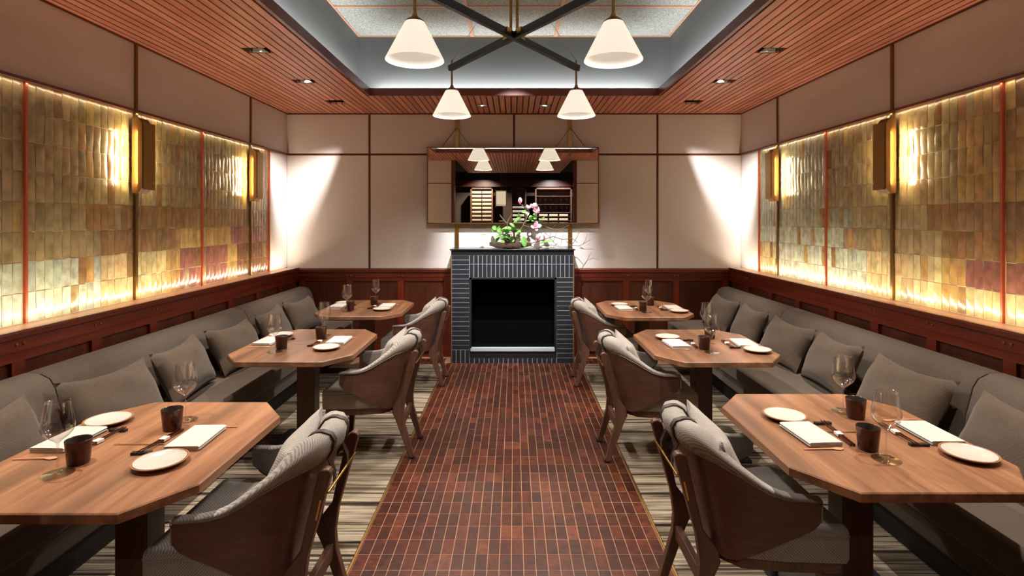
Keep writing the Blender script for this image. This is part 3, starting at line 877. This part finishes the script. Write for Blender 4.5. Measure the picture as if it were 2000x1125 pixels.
# ---------------------------------------------------------------- banquettes
def rounded(b, x0, x1, y0, y1, z0, z1): return b.box(x0, x1, y0, y1, z0, z1)
def banquette(s):
    sn = side_name[s]
    e = empty('banquette', (s * 2.1, 3.6, 0), 0, 'long grey upholstered banquette bench along the %s wall' % sn, 'banquette')
    fr = 1.80 if s < 0 else 1.715
    def bb(name, m, xa, xb, y0, y1, z0, z1, bevel=0, seg=3):
        a, c_ = sorted((s * xa - s * 2.1, s * xb - s * 2.1)); return box(name, m, e, a, c_, y0 - 3.6, y1 - 3.6, z0, z1, bevel, seg)
    bb('plinth', M['dark'], fr + .16, WX - .01, 1.13, 6.02, .012, .2)
    bb('seat_base', M['banq'], fr + .045, WX - .006, 1.12, 6.06, .20, .325, .02)
    yb = [6.065, 4.60, 2.67, 1.10]
    for a, c_ in zip(yb, yb[1:]):
        bb('seat_cushion', M['banq'], fr, WX - .20, c_ + .002, a - .002, .322, .455, .03, 4)
        # backrest: leaning, rounded profile
        pr = [(2.20, .44), (2.225, .62), (2.262, .755), (2.29, .80), (2.335, .822), (2.40, .825), (2.45, .805), (2.466, .76), (2.466, .44)]
        rings = []
        L_ = a - c_
        for y_, k in ((c_ + .004, .96), (c_ + .018, 1.0), (a - .018, 1.0), (a - .004, .96)):
            rings.append([(s * (2.36 + (x - 2.36) * (k if x < 2.36 else 1)) - s * 2.1, y_ - 3.6, .44 + (z - .44) * (.975 + .025 * (k - .96) / .04)) for x, z in pr])
        if s > 0: pass
        MB().loft(rings).build('backrest', M['banq'], e, 50)
banquette(-1); banquette(1)

# ---------------------------------------------------------------- loose cushions
def cushion_mesh(name, w, h, t_, seed, m):
    r = random.Random(seed); n = 14; v = []; idx = {}
    ph = [r.uniform(0, 6) for _ in range(6)]
    for side in (1, -1):
        for j in range(n + 1):
            for i in range(n + 1):
                a, c_ = i / n * 2 - 1, j / n * 2 - 1
                edge = i in (0, n) or j in (0, n)
                if side < 0 and edge: idx[(side, i, j)] = idx[(1, i, j)]; continue
                th = t_ / 2 * (max(0, 1 - abs(a) ** 2.6) * max(0, 1 - abs(c_) ** 2.6)) ** .5
                th += 0 if edge else .006 * math.sin(ph[0] + a * 3.5 + c_ * 2) * math.sin(ph[1] + c_ * 4)
                pin = 1 - .07 * (1 - abs(c_) ** 2) * (a * a) ; pin2 = 1 - .09 * (1 - abs(a) ** 2) * (c_ * c_)
                sag = -.02 * (1 - a * a) * (c_ > 0) * c_
                idx[(side, i, j)] = len(v)
                v.append((side * th, a * w / 2 * pin, c_ * h / 2 * pin2 + sag))
    f = []
    for j in range(n):
        for i in range(n):
            q = [idx[(1, i, j)], idx[(1, i + 1, j)], idx[(1, i + 1, j + 1)], idx[(1, i, j + 1)]]; f.append(q)
            q = [idx[(-1, i, j)], idx[(-1, i, j + 1)], idx[(-1, i + 1, j + 1)], idx[(-1, i + 1, j)]]; f.append(q)
    b = MB(); b.add(v, f); return b.mesh(name, m, 0) if False else b.mesh(name, m, 80)
def throw_cushion(s, y, seed, lab, w=.56, h=.36, lean=24, yaw=0, dx=0):
    o = link('throw_cushion', cushion_mesh('throw_cushion', w, h, .16, seed, M['cushion']))
    o.location = (s * (2.105 + dx), y, .452 + h / 2 * math.cos(R(lean)) + .012)
    o.rotation_euler = (R(yaw * .3), s * R(lean), R(yaw))
    tag(o, lab, 'cushion', 'brown-grey cushions on the banquettes'); return o
nth = ['nearest the viewer', 'second from the viewer', 'third from the viewer', 'fourth from the viewer', 'fifth from the viewer', 'farthest, by the back wall']
for i, (y, yw) in enumerate(((2.16, 4), (2.86, -5), (3.46, 6), (4.10, -3), (4.76, 5), (5.40, -4))):
    throw_cushion(-1, y, i, 'taupe rectangular cushion on left banquette, ' + nth[i], yaw=yw, lean=24 + 3 * (i % 2))
for i, (y, yw) in enumerate(((2.26, -5), (2.94, 4), (3.60, -6), (4.20, 5), (4.86, -4), (5.52, 3))):
    throw_cushion(1, y, 20 + i, 'taupe rectangular cushion on right banquette, ' + nth[i], yaw=yw, lean=25 + 2 * (i % 2))

# ---------------------------------------------------------------- tables
def octagon(hx, hy, cx, cy):
    return [(-hx + cx, -hy), (hx - cx, -hy), (hx, -hy + cy), (hx, hy - cy), (hx - cx, hy), (-hx + cx, hy), (-hx, hy - cy), (-hx, -hy + cy)]
TZ = .72
def make_table():
    e = empty('dining_table')
    hx, hy = .40, .482
    top = octagon(hx, hy, .135, .18); mid = octagon(hx + .002, hy + .002, .135, .18); low = octagon(hx - .05, hy - .05, .12, .165)
    top2 = octagon(hx - .004, hy - .004, .134, .179)
    MB().loft([[(x, y, TZ - .046) for x, y in low], [(x, y, TZ - .030) for x, y in mid], [(x, y, TZ - .004) for x, y in top], [(x, y, TZ) for x, y in top2]]).build('tabletop', M['walnut'], e, 25)
    box('inlay', M['brass'], e, -.10, .09, -.006, .006, TZ - .002, TZ + .0006)
    box('pedestal', M['walnut_dark'], e, -.06, .06, -.055, .055, .03, TZ - .045, .006)
    box('cross_plate', M['blackmetal'], e, -.2, .2, -.24, .24, TZ - .052, TZ - .043)
    box('base_plate', M['blackmetal'], e, -.24, .24, -.26, .26, .0085, .032, .005)
    return e
tables = {}
proto = make_table()
TPOS = {(-1, 0): (-1.423, 2.06), (-1, 1): (-1.423, 3.74), (-1, 2): (-1.43, 5.26), (1, 0): (1.355, 2.18), (1, 1): (1.29, 3.73), (1, 2): (1.235, 5.22)}
near = ['front', 'middle', 'rear']
first = True
for (s, k), (x, y) in TPOS.items():
    t_ = proto if first else copy_tree(proto); first = False
    t_.location = (x, y, 0); t_.rotation_euler = (0, 0, 0 if s < 0 else PI)
    tag(t_, 'walnut table with clipped corners, %s one in the %s row' % (near[k], side_name[s]), 'table', 'walnut dining tables')

# ---------------------------------------------------------------- place settings
def make_plate():
    e = empty('side_plate')
    MB().lathe([(0, 0), (.052, 0), (.056, .004), (.082, .012), (.0885, .0165), (.0885, .019), (.0855, .0195), (.078, .0135), (.05, .006), (0, .0055)], 40).build('plate_body', M['clay'], e)
    MB().lathe([(.081, .0186), (.077, .0155), (.06, .0118), (.054, .0095), (0, .009)], 40).build('glaze', M['white_glaze'], e)
    return e
def make_cup():
    e = empty('tumbler')
    MB().lathe([(0, 0), (.031, 0), (.0335, .004), (.0405, .084), (.0395, .0855), (.038, .084)], 32).build('cup_body', M['cup'], e)
    MB().lathe([(.038, .084), (.0315, .008), (0, .007)], 32).build('inside', M['cupin'], e)
    return e
def make_glass():
    e = empty('wine_glass')
    MB().lathe([(0, .0015), (.047, .0012), (.0475, .002), (.02, .0045), (.006, .008), (.0036, .014)], 32).build('foot', M['glass'], e)
    MB().lathe([(.0036, .014), (.0032, .05), (.0032, .095), (.005, .106)], 16).build('stem', M['glass'], e)
    MB().lathe([(.005, .106), (.013, .114), (.030, .128), (.043, .143), (.0475, .156), (.0475, .166), (.045, .185), (.0400, .215), (.0352, .245)], 36).build('bowl', M['glass'], e)
    MB().lathe([(.0352, .2445), (.0358, .2452), (.0352, .2458), (.0346, .2452), (.0352, .2445)], 36).build('rim', M['glass'], e)
    return e
def make_napkin():
    w_ = .062; path = []
    zs = [.0024, .0072, .0120, .0166]
    for k, z in enumerate(zs):
        ps = [(-w_, z), (-w_ * .3, z + .0006), (w_ * .4, z + .0003), (w_ - .003, z)]
        if k % 2: ps = ps[::-1]
        path += ps
        if k < 3:
            sx = 1 if k % 2 == 0 else -1
            path.append((sx * (w_ + .001), z + .0024))
    return tag_proto(MB().ribbon(path, .0034, -.105, .105).build('napkin', M['linen'], None, 60))
def tag_proto(o): return o
def make_chopsticks():
    e = empty('chopsticks')
    for dx in (-.006, .006):
        MB().loft([[(dx + sx * a, y, .0125 - (y + .115) * .030 + sz * a) for sx, sz in ((-1, -1), (1, -1), (1, 1), (-1, 1))] for y, a in ((-.115, .0016), (.115, .0035))]).build('chopstick', M['lacquer'], e, 0)
    box('paper_band', M['paper'], e, -.0115, .0115, .0, .032, .0032, .0132)
    return e
def make_rest():
    pr = [(-.034, 0), (.034, 0), (.034, .010), (.012, .0095), (0, .008), (-.012, .0095), (-.034, .010)]
    return MB().prism(pr, 'y', -.009, .009).build('chopstick_rest', M['rest'], None, 20)
def make_spoon():
    rs = []
    for x, w_, h_, z in ((-.075, .003, .0018, .003), (-.06, .0034, .002, .003), (0, .0034, .002, .004), (.03, .004, .002, .004), (.042, .009, .002, .0035), (.056, .0125, .0022, .003), (.068, .0095, .002, .0032), (.076, .003, .0015, .004)):
        rs.append([(x, w_ * math.cos(a), z + h_ * math.sin(a)) for a in [2 * PI * i / 10 for i in range(10)]])
    return MB().loft(rs).build('wooden_spoon', M['spoon'], None, 60)
KIT = {'plate': (make_plate(), 'white glazed side plate with tan rim', 'plate', 'side plates'),
       'napkin': (make_napkin(), 'folded white linen napkin', 'napkin', 'folded napkins'),
       'spoon': (make_spoon(), 'small pale wooden spoon', 'spoon', 'wooden spoons'),
       'rest': (make_rest(), 'black chopstick rest', 'chopstick rest', 'chopstick rests'),
       'sticks': (make_chopsticks(), 'dark red chopsticks in a white paper band', 'chopsticks', 'pairs of chopsticks'),
       'cup': (make_cup(), 'dark bronze-glazed tumbler', 'cup', 'bronze tumblers'),
       'glass': (make_glass(), 'clear stemmed wine glass', 'wine glass', 'wine glasses')}
used = set()
CHAIR_SIDE = {'plate': (.185, -.16, 0), 'napkin': (.19, .045, 2), 'spoon': (.205, .165, 182), 'rest': (.062, -.085, 4), 'sticks': (.066, .02, -4), 'cup': (.03, .155, 20), 'glass': (.02, .245, 0)}
WALL_SIDE = {'plate': (-.285, .225, 0), 'napkin': (-.29, .03, -3), 'spoon': (-.29, -.125, 3), 'rest': (-.18, .13, -4), 'sticks': (-.172, .03, 176), 'cup': (-.117, -.155, 0), 'glass': (-.12, -.235, 0)}
for (s, k), (tx, ty) in TPOS.items():
    for lay, where in ((CHAIR_SIDE, 'at the chair'), (WALL_SIDE, 'at the banquette side')):
        for key, (ox, oy, a) in lay.items():
            o, lab, cat, grp = KIT[key]
            if key in used: o = copy_tree(o)
            used.add(key)
            sg = 1 if s < 0 else -1
            jx, jy, ja = rnd.uniform(-.006, .006), rnd.uniform(-.006, .006), rnd.uniform(-2, 2)
            if key in ('rest', 'sticks'): jx = jy = ja = 0
            z = TZ + .0005
            o.location = (tx + sg * (ox + jx), ty + sg * (oy + jy), z)
            o.rotation_euler = (0, 0, R(a + ja) + (0 if s < 0 else PI))
            tag(o, '%s on %s %s table %s' % (lab, near[k], side_name[s], where), cat, grp)

# ---------------------------------------------------------------- armchairs (local x = forward, towards the table)
def plan(t_):                    # t_ 0 at centre of back .. 1 at arm tip -> (x, y) of the outer shell at seat level
    pts = [(-.172, 0), (-.172, .09), (-.165, .165), (-.125, .225), (-.05, .255), (.05, .272), (.16, .283)]
    u = t_ * (len(pts) - 1); i = min(int(u), len(pts) - 2); f = u - i
    def g_(k): return pts[max(0, min(k, len(pts) - 1))]
    p0, p1, p2, p3 = g_(i - 1), g_(i), g_(i + 1), g_(i + 2)
    if i == 0: p0 = (pts[1][0], -pts[1][1])
    return tuple(.5 * (2 * b_ + (c_ - a) * f + (2 * a - 5 * b_ + 4 * c_ - d) * f * f + (3 * b_ - a - 3 * c_ + d) * f ** 3) for a, b_, c_, d in zip(p0, p1, p2, p3))
def interp(tab, x):
    for (a, p), (b_, q) in zip(tab, tab[1:]):
        if x <= b_:
            f = (x - a) / (b_ - a) if b_ > a else 0; f = f * f * (3 - 2 * f) if False else f
            return p + (q - p) * max(0, f)
    return tab[-1][1]
ZTOP = [(0, .70), (.40, .70), (.50, .690), (.62, .655), (.76, .600), (.84, .585), (1, .582)]
ZBOT = [(0, .335), (.45, .335), (.55, .345), (.75, .405), (.95, .482), (1, .50)]
ZPAD = [(0, .795), (.30, .795), (.42, .772), (.52, .735), (.62, .690), (.76, .622), (.84, .597), (1, .592)]
PADT = [(0, .078), (.35, .072), (.55, .045), (.75, .030), (1, .024)]
def shell_pt(sg, t_, z, inset):
    x, y = plan(t_)
    x2, y2 = plan(min(1, t_ + .01)); x1, y1 = plan(max(0, t_ - .01))
    tx, ty = x2 - x1, y2 - y1; L_ = math.hypot(tx, ty); nx, ny = ty / L_, -tx / L_      # outward normal
    if nx * (x + .0) + ny * y < 0 and t_ > .3: nx, ny = -nx, -ny
    if t_ <= .3: nx, ny = (-abs(nx), abs(ny)) if True else (nx, ny)
    hz = (z - .335) / .365
    lean = -.112 * hz * max(0, 1 - t_ * 1.15) ** .8
    fl = .018 * hz * sm(.2, .7, t_)
    return (x + lean - nx * inset, sg * (y + fl - ny * inset), z)
def ts(n): return [i / n for i in range(n + 1)]
def pad_ring(sg, t_):
    zs, zp, th = interp(ZTOP, t_), interp(ZPAD, t_), interp(PADT, t_)
    zb = max(interp(ZBOT, t_) + .02, .42)
    back = 1 - sm(.30, .55, t_)
    o0 = -.004 - .012 * back                      # how far the roll bulges outside the shell
    P = lambda z, ins: shell_pt(sg, t_, z, ins)
    h = zp - zs
    return [P(zs + .002, o0 * .3), P(zs + h * .35, o0), P(zs + h * .68, o0 * .8), P(zs + h * .90, o0 * .1 + .006), P(zp, .013 + th * .32), P(zp - h * .01, .013 + th * .58),
            P(zs + h * .86, .013 + th * .86), P(zs + h * .55, .013 + th * 1.02), P(zs - .01, .014 + th),
            P((zs + zb) / 2, .014 + th * .9), P(zb, .014 + th * .7), P(zb, .0135), P((zs + zb) / 2, .0135), P(zs - .004, .0135)]
def make_chair():
    e = empty('armchair')
    N_ = 22
    seq = [(-1, t_) for t_ in reversed(ts(N_))] + [(1, t_) for t_ in ts(N_)[1:]]
    # bent-wood shell
    rings = []
    nz = 7
    for sg, t_ in seq:
        z0, z1 = interp(ZBOT, t_), interp(ZTOP, t_)
        if t_ > .97: z0 += .012; z1 -= .006
        out = [shell_pt(sg, t_, z0 + (z1 - z0) * j / nz, 0) for j in range(nz + 1)]
        inn = [shell_pt(sg, t_, z0 + (z1 - z0) * j / nz, .013) for j in range(nz, -1, -1)]
        rings.append(out + inn)
    MB().loft(rings).build('shell', M['shell'], e, 40)
    # upholstered lining that rolls over the rim
    rings = []
    for sg, t_ in seq:
        rr = pad_ring(sg, t_)
        rings.append(rr)
    MB().loft(rings).build('back_upholstery', M['chairfab'], e, 70)
    # stitched edge
    for sg in (-1, 1):
        p = [shell_pt(sg, t_, interp(ZTOP, t_) + .001, -.003) for t_ in ts(40)[12:]]
        p += [shell_pt(sg, 1, z, -.001) for z in (.56, .53, .51)]
        MB().tube(p, .0022, 5).build('piping', M['stitch'], e)
    # seat
    q = [(-.165, -.16), (-.10, -.225), (.05, -.25), (.27, -.262), (.285, -.245), (.285, .245), (.27, .262), (.05, .25), (-.10, .225), (-.165, .16)]
    cxm = .06
    def sc(k, z): return [(cxm + (x - cxm) * k, y * k, z) for x, y in q]
    st = MB().loft([sc(.985, .345), sc(1.0, .356), sc(1.0, .428), sc(.992, .436), sc(1.0, .444), sc(.985, .460), sc(.93, .472), sc(.6, .478)]).build('seat_cushion', M['chairfab'], e, 50)
    MB().tube([(x, y, .436) for x, y, z in sc(1.0, 0)] + [sc(1.0, .436)[0]], .0035, 6).build('welt', M['stitch'], st)
    MB().loft([[(x, y, z) for x, y, z in sc(.93, zz)] for zz in (.300, .346)]).build('seat_frame', M['post'], e, 30)
    # rear posts with brass inlay, front legs
    out = [(-.322, .690), (-.312, .704), (-.296, .706), (-.276, .690), (-.215, .42), (-.158, .345), (-.150, .30), (-.175, .245), (-.262, 0), (-.296, 0), (-.232, .225), (-.226, .30), (-.240, .40)]
    for sg in (-1, 1):
        y0, y1 = sorted((sg * .146, sg * .182))
        MB().prism(out, 'y', y0, y1).build('rear_leg', M['post'], e, 30, .004)
        a, c_ = sorted((sg * .1815, sg * .1835))
        MB().prism([(-.290, .60), (-.284, .602), (-.268, .532), (-.274, .530)], 'y', a, c_).build('brass_inlay', M['brass'], e, 0)
        MB().prism([(-.302, .012), (-.258, .012), (-.262, .0), (-.298, .0)], 'y', sg * .164 - .016, sg * .164 + .016).build('foot_pad', M['rest'], e, 0)
        MB().loft([[(x + a_ * r_, sg * y_ + b_ * r_, z) for a_, b_ in ((-1, -1), (1, -1), (1, 1), (-1, 1))] for x, y_, z, r_ in ((.215, .205, .31, .022), (.235, .215, .0, .014))]).build('front_leg', M['post'], e, 0)
    box('stretcher', M['post'], e, -.222, -.196, -.16, .16, .195, .255, .003)
    # strap bar and leather straps over the back roll
    MB().tube([(-.305, -.16, .615), (-.305, .16, .615)], .005, 8).build('brass_bar', M['brass'], e)
    for y in (-.075, .075):
        rr = pad_ring(1, .139)[:9]; path = [(-.300, .612), (-.300, .65)]
        for i, p in enumerate(rr):
            q0, q1 = rr[max(i - 1, 0)], rr[min(i + 1, len(rr) - 1)]
            dx, dz = q1[0] - q0[0], q1[2] - q0[2]; L_ = math.hypot(dx, dz)
            path.append((p[0] - dz / L_ * .0035, p[2] + dx / L_ * .0035))
        MB().ribbon(path, .004, y - .013, y + .013).build('strap', M['leather'], e, 60)
    return e
chair0 = make_chair()
for ch_ in chair0.children:
    pass
cm = cushion_mesh('chair_cushion', .40, .30, .12, 55, M['chairfab'])
CPOS = {(-1, 0): (-.955, 2.05), (-1, 1): (-.955, 3.74), (-1, 2): (-.955, 5.26), (1, 0): (.915, 2.18), (1, 1): (.885, 3.68), (1, 2): (.865, 5.26)}
first = True
for (s, k), (x, y) in CPOS.items():
    o = chair0 if first else copy_tree(chair0); first = False
    o.location = (x, y, .0085); o.rotation_euler = (0, 0, PI if s < 0 else 0)
    tag(o, 'walnut shell armchair in grey tweed at the %s table of the %s row' % (near[k], side_name[s]), 'chair', 'walnut and tweed armchairs')
    c_ = link('chair_cushion', cm); lean = R(-22)
    d = 1 if s > 0 else -1
    c_.location = (x + d * (-.112), y + (.02 if s < 0 else -.02), .645)
    c_.rotation_euler = (R(4), -d * R(20), R(rnd.uniform(-5, 5)))
    tag(c_, 'grey tweed lumbar cushion in the armchair at %s %s table' % (near[k], side_name[s]), 'cushion', 'tweed cushions in the armchairs')

# ================================================================== ROOM BEHIND THE VIEWER (shown by the mirror)
YR = -3.75
def shelf_unit(x0, x1, lab, rows, mstuff, back=None):
    e = empty('shelf_unit', ((x0 + x1) / 2, YR, 0), 0, lab, 'shelving')
    w_ = (x1 - x0) / 2
    box('side_panel', M['walnut_dark'], e, -w_, -w_ + .04, -.2, .2, 0, 2.5); box('side_panel', M['walnut_dark'], e, w_ - .04, w_, -.2, .2, 0, 2.5)
    box('back_panel', M['walnut_dark'], e, -w_, w_, -.22, -.2, 0, 2.5); box('top_panel', M['walnut_dark'], e, -w_, w_, -.2, .2, 2.46, 2.5)
    for z in rows:
        box('shelf', M['walnut_dark'], e, -w_ + .04, w_ - .04, -.2, .2, z - .015, z)
    return e
rows = [1.30 + .115 * i for i in range(10)]
shelf_unit(-1.28, -.62, 'dark shelf unit with cream linen stacks, mirrored left of the lantern', rows, None)
for i, z in enumerate(rows):
    for j, xc in enumerate((-1.10, -.80)):
        o = box('linen_stack', M['cream'], None, xc - .14, xc + .14, YR - .15, YR + .17, z + .001, z + .07, .01)
        tag(o, 'folded cream linen, %s shelf row from below, %s stack, mirrored' % (['first', 'second', 'third', 'fourth', 'fifth', 'sixth', 'seventh', 'eighth', 'ninth', 'tenth'][i], 'outer' if j == 0 else 'inner'), 'linen', 'linen stacks on the rear shelves')
shelf_unit(.62, 1.70, 'dark bar shelf unit with glassware, mirrored at the right', [1.30, 1.42, 1.54, 1.66, 1.78, 2.02, 2.26], None)
for i, z in enumerate((1.30, 1.42, 1.54, 1.66)):
    for j, xc in enumerate((.86, 1.16, 1.46)):
        o = box('linen_stack', M['cream'], None, xc - .13, xc + .13, YR - .15, YR + .17, z + .001, z + .075, .01)
        tag(o, 'cream box on bar shelf, row %s from below, %s in its row, mirrored' % (['one', 'two', 'three', 'four'][i], ['inner', 'middle', 'outer'][j]), 'box', 'cream boxes on the bar shelf')
gl = KIT['glass'][0]
for i, z in enumerate((1.78, 2.02)):
    for j in range(6):
        o = copy_tree(gl); o.location = (.76 + j * .16, YR + .12, z + .001); o.rotation_euler = (0, 0, 0)
        for p_ in ('label', 'group', 'category'):
            if p_ in o: del o[p_]
        tag(o, 'wine glass on the %s glass shelf of mirrored bar, %s from the flowers' % ('lower' if i == 0 else 'upper', ['first', 'second', 'third', 'fourth', 'fifth', 'sixth'][j]), 'wine glass', 'glasses on the mirrored %s bar shelf' % ('lower' if i == 0 else 'upper'))
ln = empty('lantern', (-.36, -2.7, 0), 0, 'square cream paper lantern with brass frame, seen in the mirror', 'lantern')
box('paper_shade', M['lantern'], ln, -.13, .13, -.13, .13, 1.95, 2.36)
for sx in (-1, 1):
    for sy in (-1, 1): box('frame_bar', M['brass'], ln, sx * .15 - .008, sx * .15 + .008, sy * .15 - .008, sy * .15 + .008, 1.90, 2.40)
for z in (1.96, 2.34):
    b = MB(); b.box(-.15, .15, -.155, -.145, z, z + .012); b.box(-.15, .15, .145, .155, z, z + .012); b.box(-.155, -.145, -.15, .15, z, z + .012); b.box(.145, .155, -.15, .15, z, z + .012)
    b.build('frame_ring', M['brass'], ln, 0)
MB().tube([(0, 0, 2.36), (0, 0, 3.3)], .008, 8).build('rod', M['brass_dark'], ln)
shelf_unit(-.10, .36, 'narrow dark rack with pale boards, mirrored behind the flowers', [1.3, 1.42, 1.54, 1.66, 1.78, 1.9, 2.02], None)
for i, z in enumerate([1.3, 1.42, 1.54, 1.66, 1.78, 1.9]):
    o = box('linen_stack', M['white_glaze'], None, -.04, .30, YR - .12, YR + .18, z + .001, z + .06, .005)
    tag(o, 'pale board on the narrow rack, row %s from below, mirrored' % ['one', 'two', 'three', 'four', 'five', 'six'][i], 'board', 'boards on the narrow rack')
spot('rear_shelf_fill', (1.15, -2.6, 3.0), (1.15, YR, 1.7), 260, 80, .6, (.95, .97, 1))  # added unseen spot, brightens the mirrored glass shelves
spot('rear_shelf_fill', (-.9, -2.6, 3.0), (-.95, YR, 1.7), 220, 80, .6, WARM)  # added unseen spot, brightens the mirrored linen shelves
